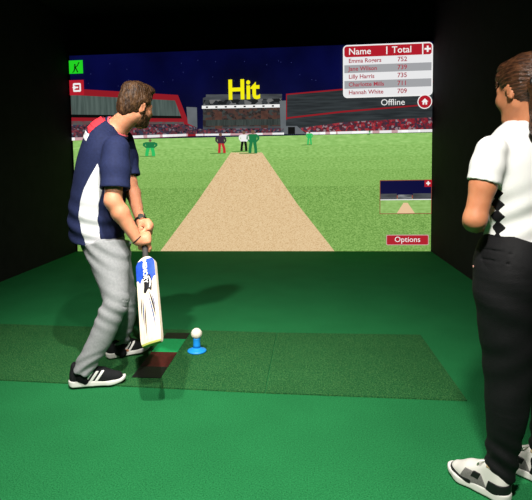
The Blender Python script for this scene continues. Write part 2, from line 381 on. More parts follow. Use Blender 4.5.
# right stand
rs = poly('right_stand', [(286, 94.5), (343, 89.3), (432.7, 82), (431.8, 133), (286, 134.5)], 2, e_dark)
for r_ in [[(286, 93.8), (343, 88.7), (433, 81), (433, 82.3), (343, 90.2), (286, 95.2)], [(286, 117.4), (343, 110.8), (432.2, 103.6), (432.2, 105), (343, 112.6), (286, 119)], [(286, 94), (287, 94), (287, 120), (286, 120)]]: poly('red_rail', r_, 3, e_red, rs)
poly('crowd', [(297, 128.5), (345, 122), (432, 117.5), (432, 129.6), (308, 133)], 4, e_rcrowd, rs)
poly('entrance', [(286, 126), (297, 126), (306, 134), (286, 134)], 5, e_grey, rs)
poly('dark_opening', [(288, 127), (295, 127), (295, 134), (288, 134)], 6, e_black, rs)
poly('advertising_boards', [(306, 132.4), (432, 129.2), (432, 132), (306, 134.8)], 5, e_board, rs)
# players on the picture
def player(name, x, y0, y1, top, legs, lean=0., wide=1.):
    h = y1 - y0; w = h * .17 * wide; L = []
    c = lambda t: x + lean * (1 - t)
    T = [(c(.16) - w, y0 + .18 * h), (c(.16) + w, y0 + .18 * h), (c(.5) + w * .75, y0 + .53 * h), (c(.5) - w * .75, y0 + .53 * h)]
    p = poly(name, T, 8, top)
    for s_ in (-1, 1):
        poly('arm', [(c(.17) + s_ * w * .8, y0 + .19 * h), (c(.2) + s_ * w * 1.45, y0 + .24 * h), (c(.4) + s_ * w * 1.5, y0 + .40 * h), (c(.5) + s_ * w * .8, y0 + .55 * h), (c(.5) + s_ * w * .6, y0 + .50 * h), (c(.38) + s_ * w * 1.05, y0 + .38 * h)], 9, top, p)
        poly('leg', [(c(.5) + s_ * w * .78, y0 + .52 * h), (c(.5), y0 + .52 * h), (x + s_ * w * .3, y0 + .80 * h), (x + s_ * w * .35, y1), (x + s_ * w * 1.05, y1), (x + s_ * w * .95, y0 + .76 * h)], 8, legs, p)
    cx, cy, r = c(.08), y0 + .09 * h, .085 * h
    poly('head', [(cx + r * math.cos(a), cy + r * math.sin(a)) for a in [i * math.pi / 4 for i in range(8)]], 9, e_skin, p)
    poly('shadow', [(x - h * .6, y1 + .3), (x + w, y1 - .5), (x + w, y1 + .6), (x - h * .6, y1 + 1)], 4, e_shadow, p)
    return p
e_kitr = em('picture_red_kit', '#c02a30'); e_navyk = em('picture_navy_shirt', '#3c2a3a')
player('batsman_figure', 222, 133, 153, e_navyk, e_kitr, -1.5, 1.1); player('umpire_figure', 244, 131, 151, e_white, e_black)
player('bowler_figure', 253, 130, 153, e_kitg, e_kitg, 0, 1.1); player('fielder_figure', 309.5, 131, 144.5, e_kitl, e_kitl)
player('fielder_figure', 150.5, 139, 156, e_kitg, e_kitl, 0, 1.7); player('fielder_figure', 369.5, 130, 134, e_kitg, e_kitl)
# writing and interface panels
u_, _, v_ = S(228, 91); text('result_text', 'Hit', S(227.5, 91)[0], S(243, 90.6)[2], .385, 10, e_yel, screen, weight=.010, sx=.93)
p0 = S(343, 98.3); p1 = S(432.6, 42); U0, U1, V0 = p0[0], XR - .008, p0[2]; V1 = p1[2]
sp = flat('score_panel', uvrect(U0, V0, U1, V1, 8, .06), e_white, screen)
g = .018; hh = (V1 - V0 - 2 * g); hd = hh * .215; rh = (hh - hd) / 5
flat('header', uvrect(U0 + g, V1 - g - hd, U1 - g, V1 - g, 9, .035), e_ui, sp)
text('header_text', 'Name', U0 + .075, V1 - g - hd * .52, .125, 11, e_white, sp, weight=.001); text('header_text', 'Total', U0 + .66, V1 - g - hd * .5, .125, 11, e_white, sp, weight=.001)
for uu in (U0 + .585, U1 - .145): flat('divider', uvrect(uu, V1 - g - hd * (.85 if uu < U1 - .2 else 1), uu + .016, V1 - g - hd * (.15 if uu < U1 - .2 else 0), 11), e_white, sp)
def plus(u, v, s, t, layer, parent):
    V = uvrect(u - s, v - t, u + s, v + t, layer) + uvrect(u - t, v + t, u + t, v + s, layer) + uvrect(u - t, v - s, u + t, v - t, layer)
    meshobj('plus_sign', V, [[0, 1, 2, 3], [4, 5, 6, 7], [8, 9, 10, 11]], e_white, parent, False)
plus(U1 - .072, V1 - g - hd * .5, .042, .012, 11, sp)
for i, (nm, sc) in enumerate((('Emma Rogers', '752'), ('Jane Wilson', '739'), ('Lilly Harris', '735'), ('Charlotte Mills', '711'), ('Hannah White', '709'))):
    v1 = V1 - g - hd - i * rh; r_ = flat('row', uvrect(U0 + g, v1 - rh, U1 - g, v1, 9), (e_rowa, e_rowb)[i % 2], sp)
    text('row_text', nm, U0 + .075, v1 - rh * .5, .080, 11, e_tred, r_, weight=.0015); text('row_text', sc, U0 + .735, v1 - rh * .5, .088, 11, e_tred, r_, weight=.0015)
text('status_text', 'Offline', S(380.5, 102)[0], S(392, 102.6)[2], .120, 10, e_white, screen)
hc = S(424.5, 101.8)
def disc(name, c, r, layer, m, parent, n=28): return flat(name, [(c[0] + r * math.cos(2 * math.pi * i / n), YS - .002 * layer, c[2] + r * math.sin(2 * math.pi * i / n)) for i in range(n)], m, parent)
hb = disc('home_button', hc, .098, 9, e_white, screen); disc('disc', hc, .086, 10, e_ui, hb)
flat('house_sign', [(hc[0] + a, YS - .022, hc[2] + b_) for a, b_ in ((-.03, -.04), (-.008, -.04), (-.008, -.012), (.008, -.012), (.008, -.04), (.03, -.04), (.03, 0), (.045, 0), (0, .045), (-.045, 0), (-.03, 0))], e_white, hb)
ob0 = S(386, 245); ob1 = S(428.5, 234.5)
ob = flat('options_button', uvrect(ob0[0], ob0[2], ob1[0], ob1[2], 8, .018), e_border, screen); flat('button_face', uvrect(ob0[0] + .01, ob0[2] + .01, ob1[0] - .01, ob1[2] - .01, 9, .014), e_ui, ob)
text('button_text', 'Options', (ob0[0] + ob1[0]) / 2, (ob0[2] + ob1[2]) / 2 + .005, .108, 10, e_white, ob, 'CENTER')
i0 = S(379.5, 214); i1 = S(431.5, 179.5); iu = lambda t: i0[0] + (i1[0] - i0[0]) * t; iv = lambda t: i0[2] + (i1[2] - i0[2]) * t
ri = flat('replay_inset', uvrect(i0[0], i0[2], i1[0], i1[2], 8), em('picture_inset_border', '#8f4a38'), screen)
def irect(name, a, b_, c, d, layer, m): return flat(name, uvrect(iu(a), iv(b_), iu(c), iv(d), layer), m, ri)
irect('inset_sky', .012, .55, .99, .98, 9, e_navy); irect('inset_field', .012, .02, .99, .45, 9, em('picture_inset_field', '#86b05c', '#9cc673', 12, (1, 1, 3)))
irect('inset_stand', .012, .43, .33, .60, 10, e_dgrey); irect('inset_stand', .64, .43, .99, .60, 10, e_dgrey); irect('inset_pavilion', .35, .43, .62, .57, 10, em('picture_inset_pavilion', '#4a4e52', '#8b8f90', 8, (1, 1, 4)))
irect('inset_boards', .012, .41, .99, .435, 11, e_rowa)
flat('inset_pitch', [(iu(a), YS - .022, iv(b_)) for a, b_ in ((.33, .02), (.68, .02), (.54, .33), (.46, .33))], e_tan, ri)
irect('inset_button', .86, .79, 1, 1, 11, e_ui); plus(iu(.93), iv(.895), .028, .009, 12, ri)
g0 = S(69.8, 74); g1 = S(83, 60.3); ic = flat('batting_icon', uvrect(g0[0], g0[2], g1[0], g1[2], 8), e_green, screen)
gu = lambda t: g0[0] + (g1[0] - g0[0]) * t; gv = lambda t: g0[2] + (g1[2] - g0[2]) * t
def ipoly(pl, layer=9): return [[(gu(a), YS - .002 * layer, gv(b_)) for a, b_ in pts] for pts in pl]
fig = ipoly([[(.36, .62), (.44, .58), (.5, .64), (.46, .72), (.38, .71)], [(.36, .58), (.5, .55), (.54, .36), (.38, .36)], [(.38, .4), (.46, .36), (.36, .12), (.24, .06), (.22, .1), (.3, .16)],
             [(.46, .38), (.54, .38), (.66, .12), (.58, .08)], [(.42, .56), (.6, .6), (.62, .55), (.48, .48)], [(.56, .56), (.62, .54), (.78, .84), (.71, .87)]])
meshobj('batsman_sign', [v for f_ in fig for v in f_], [list(range(sum(len(q) for q in fig[:i]), sum(len(q) for q in fig[:i + 1]))) for i in range(len(fig))], e_black, ic, False)
g0 = S(70.3, 95.5); g1 = S(84, 80); ei = flat('exit_icon', uvrect(g0[0], g0[2], g1[0], g1[2], 8), e_ui, screen)
flat('door_sign', uvrect(gu(.25), gv(.22), gu(.8), gv(.8), 9, .02), e_white, ei); flat('door_opening', uvrect(gu(.35), gv(.34), gu(.7), gv(.68), 10), e_ui, ei)
ar = ipoly([[(.2, .51), (.42, .64), (.42, .56), (.62, .56), (.62, .46), (.42, .46), (.42, .38)]], 11); flat('arrow_sign', ar[0], e_white, ei)

# ------------------------------------------------------------------ ball and tee
tp = fl(197, 351.5, .008); tee = empty('ball_tee', (tp[0], tp[1], .008)); tag(tee, 'bright blue rubber tee with a round base on the turf mat', 'tee')
m_blue = mat('blue_rubber', '#1e8fe0', .45, .4)
bm = bmesh.new(); lathe(bm, [(.062, 0), (.066, .004), (.064, .011), (.052, .016), (.034, .021), (.027, .030)], (tp[0], tp[1], .0085)); bmobj('base', bm, m_blue, tee, True)
bm = bmesh.new(); lathe(bm, [(.027, .028), (.025, .05), (.024, .075), (.026, .092), (.027, .0965), (.022, .094), (.012, .089)], (tp[0], tp[1], .0085)); bmobj('stem', bm, m_blue, tee, True)
bm = bmesh.new(); bmesh.ops.create_uvsphere(bm, u_segments=40, v_segments=28, radius=.037)
for v in bm.verts: v.co += Vector((tp[0], tp[1], .0085 + .089 + .0345 + .003))
ball = bmobj('cricket_ball', bm, mat('off_white_leather', '#e6dccb', .45, .4, '#efe7d9', 60., bump=.15, bscale=300), None, True)
tag(ball, 'cream white cricket ball balanced on the blue tee', 'ball')
m_seam = mat('ball_stitching', '#d8cab6', .7)
bm = bmesh.new(); cb = Vector((tp[0], tp[1], .0085 + .1265))
for dz in (-.004, .004):
    tube_bm(bm, [cb + Matrix.Rotation(.5, 3, 'X') @ Vector((.0366 * math.cos(a), .0366 * math.sin(a), dz)) for a in [2 * math.pi * i / 48 for i in range(48)]], .0009, 6, True)
bmobj('seam', bm, m_seam, ball, True)

# ------------------------------------------------------------------ shared body pieces
def head_sdf(P, c, f, r, u, s=1., female=False):
    at_ = lambda a, b_, d: c + s * (a * f + b_ * r + d * u); ax = (f, r, u)
    d = el(P, at_(-.006, 0, .022), ax, s * V3(.100, .079, .104))
    jw = .054 if female else .060
    d = smin(d, el(P, at_(.036, 0, -.055), ax, s * V3(.060, jw, .078)), .03)
    d = smin(d, el(P, at_(.062, 0, -.106), ax, s * V3(.026, .028, .022)), .025)
    for sg in (-1, 1):
        d = smin(d, rc(P, at_(-.005, sg * jw * .92, -.06), at_(.055, sg * .03, -.104), .016 * s, .015 * s), .025)     # jaw line
        d = smin(d, sph(P, at_(.066, sg * .038, -.03), .026 * s), .025)                                        # cheek bone
        d = smin(d, rc(P, at_(.088, sg * .012, .012), at_(.076, sg * .048, .010), .012 * s, .010 * s), .012)         # brow
        d = smax(d, -sph(P, at_(.097, sg * .031, -.008), .014 * s), .010)                                        # socket
        d = smin(d, sph(P, at_(.081, sg * .031, -.008), .0125 * s), .004)                                       # lid
        e = el(P, at_(-.004, sg * .081, -.012), (nrm(f * .8 + r * sg * .35 - u * .1), nrm(r * sg - f * .35), nrm(u - f * .2)), s * (.84 if female else 1.) * V3(.020, .0085, .033))
        e = smax(e, -el(P, at_(.000, sg * .091, -.010), (f, r, u), s * V3(.011, .008, .020)), .006)
        d = smin(d, e, .006)
    d = smin(d, rc(P, at_(.092, 0, .008), at_(.117, 0, -.032), .007 * s, .012 * s), .010)
    d = smin(d, rc(P, at_(.100, -.014, -.038), at_(.100, .014, -.038), .008 * s, .008 * s), .008)
    d = smin(d, rc(P, at_(.088, -.018, -.069), at_(.088, .018, -.069), .008 * s, .008 * s), .006)
    d = smin(d, rc(P, at_(.086, -.016, -.083), at_(.086, .016, -.083), .0085 * s, .0085 * s), .004)
    return d
def grip_hand(P, c, a, n, w, sg, s=1.):
    """a hand closed round a bar: c on the bar, a along it (towards the index finger), n from bar to knuckles, w the wrist"""
    t = np.cross(a, n); R = .018 + .009
    pc = c + n * .028 * s - sg * t * .020
    d = rbox(P, pc, (a, nrm(t - n * .4 * sg * -1), nrm(n + t * .4 * sg * -1)), V3(.041, .036, .015) * s, .013)
    d = smin(d, rc(P, w, pc - sg * t * .012, .027 * s, .026 * s), .02)
    for i, (off, ln) in enumerate(((.033, .92), (.0115, 1.), (-.0105, .97), (-.032, .85))):
        ang = [30, 75, 120, 165, 205, 235]; ang = [30 + (q - 30) * ln for q in ang]
        pts = [c + a * off * s + R * (1.12 if q < 90 else 1.) * (math.cos(math.radians(q)) * n + math.sin(math.radians(q)) * sg * t) for q in ang]
        d = smin(d, chain(P, pts, [.0112 * s, .0108 * s, .0103 * s, .0098 * s, .009 * s, .0078 * s], .003), .004)
    ang = [-40, -85, -125, -160]
    pts = [c + a * o_ * s + R * 1.08 * (math.cos(math.radians(q)) * n + math.sin(math.radians(q)) * sg * t) for q, o_ in zip(ang, (.008, .03, .045, .054))]
    return smin(d, chain(P, pts, [.0135 * s, .0125 * s, .0112 * s, .009 * s], .004), .006)
m_skin = mat('fair_skin', '#cf8e6c', .5, .35, '#c68462', 25., sss=.15, bump=.05, bscale=300)
m_skinw = mat('light_skin', '#bd7d59', .5, .35, '#b37350', 25., sss=.15)

# ------------------------------------------------------------------ shoes
def shoe(parent, heel, toe, style, upper_m, sole_m, extra, name='shoe'):
    """heel and toe on the floor; a shoe is sole, upper, laces and its overlays"""
    heel = np.array(heel, float); d = np.array(toe, float) - heel; L = float(np.linalg.norm(d)); f = d / L
    up = np.array([0, 0, 1.]); up = up - f * (up @ f); up /= np.linalg.norm(up); lft = np.cross(up, f)
    R = np.stack([f, lft, up], 1); xf = (R, heel)
    lo, hi = (-.02, -.07, -.02), (L + .03, .07, .19)
    def out2(P):
        Q = P.copy(); Q[:, 2] = 0
        return U(rc(Q, (.036, 0, 0), (.42 * L, .002, 0), .034, .034), rc(Q, (.42 * L, .002, 0), (.72 * L, .004, 0), .035, .047), rc(Q, (.72 * L, .004, 0), (L - .032, .006, 0), .047, .032), k=.012)
    def sole(P):
        top = .040 - .055 * np.clip(P[:, 0] - .03, 0, .25) + (.018 * np.clip((P[:, 0] - (L - .06)) / .06, 0, 1) ** 2)
        bot = .020 * np.clip((P[:, 0] - (L - .07)) / .07, 0, 1) ** 2 + .01 * np.clip((.03 - P[:, 0]) / .03, 0, 1) ** 2
        return smax(out2(P) - .003, np.maximum(P[:, 2] - top, bot - P[:, 2]), .008)
    def upper(P):
        d = U(rc(P, (.046, 0, .045), (.052, 0, .112), .036, .038), rc(P, (.05, 0, .055), (.62 * L, .003, .040), .039, .044),
              rc(P, (.62 * L, .003, .040), (L - .046, .006, .034), .044, .032), rc(P, (.085, 0, .100), (.56 * L, .002, .066), .034, .031), k=.03)
        d = smax(d, -rc(P, (.065, 0, .125), (.055, 0, .19), .027, .04), .006)
        return np.maximum(smax(d, out2(P) - .001, .01), .014 - P[:, 2])
    n0 = empty(name); n0.parent = parent; n0.matrix_parent_inverse = Matrix.Translation(-parent.location)
    blob('upper', upper, lo, hi, .004, upper_m, n0, 2, xf); blob('sole', sole, lo, hi, .004, sole_m, n0, 1, xf)
    shell = lambda P, t=.002: np.maximum(upper(P) - t, -upper(P) - .004)
    for nm, m, reg, t in extra:
        blob(nm, lambda P, reg=reg, t=t: np.maximum(shell(P, t), reg(P, L)), lo, hi, .0025, m, n0, 1, xf)
    lm = style
    bm = bmesh.new()
    for i in range(5):
        x = .34 * L + i * .055 * L; z = .118 - i * .010
        for s in (1, -1):
            pts = [(x, -.026 * s, z - .012), (x + .006, 0, z + .001), (x + .016, .026 * s, z - .016)]
            tube_bm(bm, [Vector(R @ np.array(p_) + heel) for p_ in pts], .0035, 6)
    x = .30 * L
    for s in (1, -1):
        tube_bm(bm, [Vector(R @ np.array(p_) + heel) for p_ in [(x + .02, 0, .122), (x + .01, .018 * s, .135), (x + .028, .036 * s, .127), (x + .04, .03 * s, .107), (x + .025, .006 * s, .120)]], .0035, 6)
    bmobj('laces', bm, lm, n0, True)
    return n0

# ------------------------------------------------------------------ the batter
px0 = fl(97, 375); man = empty('person', (px0[0], px0[1], 0))
tag(man, 'bearded man in navy polo shirt and grey jeans, crouched and gripping a cricket bat', 'person')
A3 = lambda *a: at(*a).astype(np.float32)
tor_f = nrm((.97, .22, 0)); tor_r = V3(.22, -.97, 0)
rsh, rel, rwr = A3(116, 149, 3.00), A3(113, 201, 2.93), A3(137.5, 240, 2.97)
lsh, lel, lwr = A3(122, 141, 3.36), A3(130, 182, 3.31), A3(141, 222, 3.10)
toe_p = A3(152.5, 344.5, 2.62); hand_hi = A3(143.8, 233, 3.06)
bat_a = nrm(toe_p - hand_hi)
def on_bat(s): return toe_p - bat_a * s
h_hi, h_lo = on_bat(.735), on_bat(.640)
bat_w = V3(.94, -.16, .22); bat_w = nrm(bat_w - bat_a * (bat_w @ bat_a)); bat_n = np.cross(bat_a, bat_w)
if bat_n[1] > 0: bat_n = -bat_n
def perp(v): v = np.asarray(v, np.float32); return nrm(v - bat_a * (v @ bat_a))
hc_ = A3(136, 105.5, 3.20); hf = nrm((.62, .76, -.16)); hu = V3(.10, -.06, 1); hu = nrm(hu - hf * (hu @ hf)); hr = np.cross(hf, hu)
neck_lo, neck_hi = A3(115, 130, 3.18), hc_ - .035 * hf - .075 * hu
TB = [(*at(105, 253, 3.18), .13, .09), (*at(101, 240, 3.18), .135, .10), (*at(98, 215, 3.18), .14, .12), (*at(99, 190, 3.18), .15, .12), (*at(101, 168, 3.18), .16, .12), (*at(105, 150, 3.18), .165, .11), (*at(109, 137, 3.18), .13, .085), (*at(114, 128, 3.18), .08, .07)]
rhip, rkn, ran = A3(108, 250, 3.06), A3(117, 304, 2.94), A3(82, 377, 2.885)
lhip, lkn, lan = A3(113, 250, 3.28), A3(127, 303, 3.28), A3(119, 350, 3.34)
def arm_r(P): return chain(P, [rsh, rsh + (rel - rsh) * .55, rel, rel + (rwr - rel) * .3, rwr], [.056, .055, .048, .050, .031], .02)
def arm_l(P): return chain(P, [lsh, lsh + (lel - lsh) * .55, lel, lel + (lwr - lel) * .3, lwr], [.054, .050, .043, .045, .029], .02)
n_lo = perp((-.35, -.75, .55)); n_hi = perp((.75, .45, .0))
def body(P):
    d = loft(P, TB, tor_r, 4)
    d = U(d, arm_r(P), arm_l(P), k=.03)
    d = smin(d, rc(P, neck_lo, neck_hi, .070, .060), .04)
    d = smin(d, rc(P, rhip + V3(0, .03, 0), rkn, .070, .046), .03); d = smin(d, rc(P, rkn, ran, .046, .030), .02)
    d = smin(d, rc(P, lhip - V3(0, .03, 0), lkn, .070, .046), .03); d = smin(d, rc(P, lkn, lan, .046, .030), .02)
    return d
BL, BH = (-1.52, 2.70, .02), (-.72, 3.62, 1.86)
def body_all(P):
    d = body(P); d = smin(d, rc(P, ran, ran + V3(.06, .02, -.012), .018, .012), .01); d = smin(d, rc(P, lan, lan + V3(.05, .03, -.012), .018, .012), .01)
    m = P[:, 2] > 1.45
    if m.any(): d[m] = smin(d[m], head_sdf(P[m], hc_, hf, hr, hu, 1.0), .018)
    m = (np.linalg.norm(P - (h_hi + h_lo) / 2, axis=1) < .19)
    if m.any():
        d[m] = np.minimum(smin(d[m], grip_hand(P[m], h_lo, bat_a, n_lo, rwr, 1, 1.05), .012), 9)
        d[m] = np.minimum(d[m], smin(arm_l(P[m]), grip_hand(P[m], h_hi, bat_a, n_hi, lwr, -1, 1.05), .012))
        d[m] = np.maximum(d[m], -rc(P[m], on_bat(.3), on_bat(.95), .0165, .0165))
    return d
def poly2(P, pts, i=0, j=2):                    # signed distance to a polygon drawn in the i-j plane
    q = P[:, [i, j]].astype(np.float64); pts = np.array(pts, float); d = np.full(len(q), 1e9); ins = np.zeros(len(q), bool)
    for a, b in zip(pts, np.roll(pts, -1, 0)):
        e = b - a; w = q - a; t = np.clip(w @ e / (e @ e), 0, 1); d = np.minimum(d, ((w - t[:, None] * e) ** 2).sum(1))
        c = (a[1] > q[:, 1]) != (b[1] > q[:, 1]); x = (b[0] - a[0]) * (q[:, 1] - a[1]) / (b[1] - a[1] + 1e-12) + a[0]; ins ^= c & (q[:, 0] < x)
    d = np.sqrt(d); return np.where(ins, -d, d).astype(np.float32)
blob('body', body_all, BL, BH, .0055, m_skin, man, 1)

# head of hair, beard, eyes
m_hair = mat('brown_hair', '#2a190d', .55, .35, '#5d4026', 60., stretch=(1, 1, .35), bump=.9, bscale=110)
def hair(P):
    o = lambda a, b_, d: hc_ + a * hf + b_ * hr + d * hu; ax = (hf, hr, hu); q = P - hc_; F_ = q @ hf; R_ = q @ hr; U_ = q @ hu
    d = el(P, o(-.008, 0, .030), ax, V3(.112, .092, .106))
    d = U(d, el(P, o(.045, 0, .105), ax, V3(.062, .066, .036)), el(P, o(-.02, 0, .10), ax, V3(.08, .075, .042)), el(P, o(-.07, 0, -.02), ax, V3(.048, .064, .07)), k=.02)
    front = F_ * .8 - U_ * .6 - .026
    d = smax(d, front, .012); d = smax(d, -U_ - .098 + .25 * np.abs(R_), .012)
    for sg in (-1, 1): d = smax(d, -el(P, o(.008, sg * .088, -.022), ax, V3(.030, .030, .040)), .008)
    for sg in (-1, 1): d = smin(d, el(P, o(.020, sg * .074, -.012), ax, V3(.010, .007, .034)), .006)    # sideburn
    w = np.stack([F_ + .3 * U_, R_ * 1.6, U_ * .6], 1)
    return d + .0045 * nz(w, 75, 1) + .0028 * nz(w, 170, 2) + .0014 * nz(w, 330, 3)
blob('hair', hair, hc_ - .18, hc_ + .18, .0032, m_hair, man, 0)
def beard(P):
    o = lambda a, b_, d: hc_ + a * hf + b_ * hr + d * hu; q = P - hc_; F_ = q @ hf; U_ = q @ hu; R_ = q @ hr
    d = head_sdf(P, hc_, hf, hr, hu) - .006
    lim = np.maximum(U_ + .050 - .25 * np.clip(.06 - F_, 0, .06), -(F_ - .004))
    lim = np.maximum(lim, -U_ - .125)
    lim = smax(lim, -el(P, o(.100, 0, -.076), (hf, hr, hu), V3(.03, .026, .013)), .006)
    return smax(np.maximum(d, -d - .012), lim, .006) + .0015 * nz(P, 300, 4)
blob('beard', beard, hc_ - .17, hc_ + .17, .0035, m_hair, man, 0)
m_eye = mat('eye_white', '#e8e4de', .2, .5); m_iris = mat('brown_iris', '#2e1c12', .2, .5)
def eyes(root, c, f, r, u, s=1.):
    for sg in (-1, 1):
        e = c + s * (.083 * f + sg * .031 * r - .008 * u); bm = bmesh.new(); bmesh.ops.create_uvsphere(bm, u_segments=16, v_segments=12, radius=.0115 * s)
        for v in bm.verts: v.co += Vector(e.tolist())
        ey = bmobj('eye', bm, m_eye, root, True); bm = bmesh.new(); bmesh.ops.create_uvsphere(bm, u_segments=12, v_segments=8, radius=.0058 * s)
        for v in bm.verts: v.co += Vector((e + f * .0072 * s).tolist())
        bmobj('iris', bm, m_iris, ey, True)
eyes(man, hc_, hf, hr, hu)

# jeans
m_jean = mat('grey_denim', '#858789', .85, .15, '#8f9192', 90., bump=.35, bscale=420, detail=6)
J1 = [(*at(108, 244, 3.07), .120, .130), (*at(110, 262, 3.04), .108, .118), (*at(114, 285, 2.99), .092, .088), (*at(116.5, 301, 2.95), .080, .074), (*at(111, 314, 2.93), .074, .074), (*at(101, 338, 2.91), .066, .068), (*at(92, 354, 2.89), .058, .060), (*at(85, 366, 2.885), .058, .058), (*at(83, 371, 2.885), .060, .059)]
J2 = [(*at(112, 244, 3.27), .115, .120), (*at(114, 262, 3.27), .105, .11), (*at(121, 285, 3.27), .088, .088), (*at(126, 302, 3.27), .076, .074), (*at(124, 322, 3.30), .068, .066), (*at(121.5, 335, 3.325), .058, .056), (*at(120.5, 341, 3.335), .056, .056)]
def folds(P):
    q = (P - rkn); z = q[:, 2]
    a = np.exp(-((z + .02) / .10) ** 2) * .0040 * np.sin(85 * (z + .55 * q[:, 0] + .2 * q[:, 1]) + 3 * nz(P, 13, 5))
    zz = P[:, 2] - .13
    b_ = np.exp(-(zz / .085) ** 2) * .0050 * np.sin(110 * (zz - .5 * q[:, 0]) + 3.4 * nz(P, 15, 6))
    c = np.exp(-((P[:, 2] - .78) / .10) ** 2) * .004 * np.sin(80 * (P[:, 2] + .6 * P[:, 0]) + 2 * nz(P, 9, 8))
    return a + b_ + c + .003 * nz(P, 26, 7)
def jeans(P):
    d = smin(loft(P, J1, tor_r, 4), loft(P, J2, tor_r, 4), .025)
    d = smin(d, loft(P, [(*at(106, 256, 3.17), .175, .12), (*at(103, 240, 3.18), .172, .132), (*at(101, 228, 3.18), .165, .13)], tor_r, 3), .04)
    d = d + folds(P)
    for a, b_ in ((rkn, ran), (lkn, lan)): d = smax(d, -rc(P, a + (b_ - a) * .75, a + (b_ - a) * 1.25, .048, .048), .004)
    return d
jn = blob('jeans', jeans, BL, (-.72, 3.62, 1.0), .0055, m_jean, man, 1)
m_seam_j = mat('denim_seam', '#5b5d60', .9)
m_sock = mat('black_sock', '#141417', .85, .2)
for a, b_ in ((rkn, ran), (lkn, lan)):
    u0 = a + (b_ - a) * .82; blob('sock', lambda P, a=a, b_=b_, u0=u0: np.minimum(rc(P, u0, b_, .041, .037), rc(P, b_, b_ + V3(.02, .005, -.02), .037, .030)), np.minimum(u0, b_) - .07, np.maximum(u0, b_) + .09, .004, m_sock, man, 1)
# polo shirt
m_navy = mat('navy_polo_fabric', '#1a2140', .8, .2, '#1e2648', 80., bump=.25, bscale=500)
m_whitef = mat('white_polo_fabric', '#cfd0d2', .8, .2, bump=.2, bscale=500); m_redf = mat('red_trim_fabric', '#c8343f', .8, .2); m_pink = mat('pale_red_trim', '#d0606a', .8, .2)
SB = [(*at(99, 242, 3.18), .180, .160), (*at(97.5, 228, 3.18), .186, .172), (*at(97.5, 208, 3.18), .190, .172), (*at(99.5, 186, 3.18), .192, .160), (*at(101.5, 166, 3.18), .198, .152), (*at(104, 149, 3.18), .200, .138), (*at(107.5, 134, 3.18), .165, .120), (*at(113, 124, 3.18), .095, .082)]
rcf, lcf = A3(115, 189, 2.945), A3(129, 177, 3.315)
def wr(P):
    z = P[:, 2]; g = np.exp(-((z - .92) / .16) ** 2)
    a = g * .006 * np.sin(62 * (z + .25 * P[:, 0] - .2 * P[:, 1]) + 2.5 * nz(P, 7, 9))
    return a + .005 * nz(P, 13, 10, st=(1, 1, .6)) + .002 * nz(P, 32, 12)
def sleeve(P, s_, m_, c_, rs, hole, k=.02):
    """short sleeve with an open cuff"""
    d = chain(P, [s_, m_, c_, c_ + nrm(c_ - m_) * .06], [*rs, rs[-1]], k); kx = (P - c_) @ nrm(c_ - m_)
    d = smax(d, kx, .005); return smax(d, -np.maximum(rc(P, m_, c_ + nrm(c_ - m_) * .15, hole, hole), -kx - .03), .004)
def shirt(P):
    d = loft(P, SB, tor_r, 4) + wr(P)
    for a in ((rsh + V3(0, .01, 0), rsh + (rcf - rsh) * .5, rcf, (.079, .085, .081), .071), (lsh, lsh + (lcf - lsh) * .5, lcf, (.076, .078, .070), .060)):
        d = smin(d, sleeve(P, *a) + .004 * nz(P, 24, 14) + .002 * nz(P, 45, 15), .022)
    d = smax(d, -rc(P, neck_lo - (neck_hi - neck_lo) * .1, neck_hi + (neck_hi - neck_lo), .078, .085), .006)
    hem = (P - np.array(at(99, 241.5, 3.18), np.float32)) @ nrm((.08, 0, 1.))
    return smax(d, -hem - .004 * nz(P, 14, 3), .006)
blob('polo_shirt', shirt, (-1.52, 2.80, .70), (-.85, 3.55, 1.70), .0055, m_navy, man, 1)
PT = [at(*q, 3.0)[[0, 2]] for q in ((98.5, 163), (101.5, 174), (102.5, 188), (98.5, 204), (97.5, 222), (100.5, 244), (85, 244), (78.5, 219), (80, 203), (83.5, 190), (91, 176))]
def side(P): return np.maximum(np.maximum(shirt(P) - .002, -shirt(P) - .005), np.maximum(poly2(P, PT), P[:, 1] - 3.2))
blob('side_panel', side, (-1.5, 2.85, .75), (-1.05, 3.25, 1.4), .004, m_whitef, man, 0)['label'] = 'white side panel of the navy polo shirt'
def patch(P, a, b_, w, dep):
    a = np.array(a, np.float32); b_ = np.array(b_, np.float32); c = (a + b_) / 2; e = nrm(b_ - a); q = P - c
    return np.maximum(np.maximum(shirt(P) - .0025, -shirt(P) - .005), np.maximum(np.abs(q @ e) - np.linalg.norm(b_ - a) / 2, np.maximum(np.abs(q @ np.cross(e, V3(0, 1, 0))) - w, np.abs(q[:, 1]) - dep)))
blob('back_print', lambda P: patch(P, at(102.5, 117, 3.1), at(90, 131, 3.1), .030, .20), (-1.5, 2.85, 1.2), (-1.0, 3.4, 1.7), .004, m_redf, man, 0)['label'] = 'red printed band across the shoulder blades'
blob('back_print', lambda P: patch(P, at(88.5, 132, 3.1), at(85.5, 139, 3.1), .040, .20), (-1.5, 2.85, 1.2), (-1.0, 3.4, 1.7), .004, m_whitef, man, 0)['label'] = 'white printed mark below the red band'
nax = nrm(neck_hi - neck_lo); cc_ = neck_lo + nax * .012; e1 = nrm(np.cross(nax, V3(0, 1, 0))); e2 = np.cross(nax, e1)
for nm, rr, up, th, m in (('collar', .081, .0, .010, m_navy), ('collar_trim', .0765, .011, .0055, m_pink)):
    bm = bmesh.new(); tube_bm(bm, [cc_ + nax * (up + .006 * math.cos(2 * a)) + rr * (math.cos(a) * e1 + math.sin(a) * e2) for a in [2 * math.pi * i / 40 for i in range(40)]], th, 8, True); bmobj(nm, bm, m, man, True)
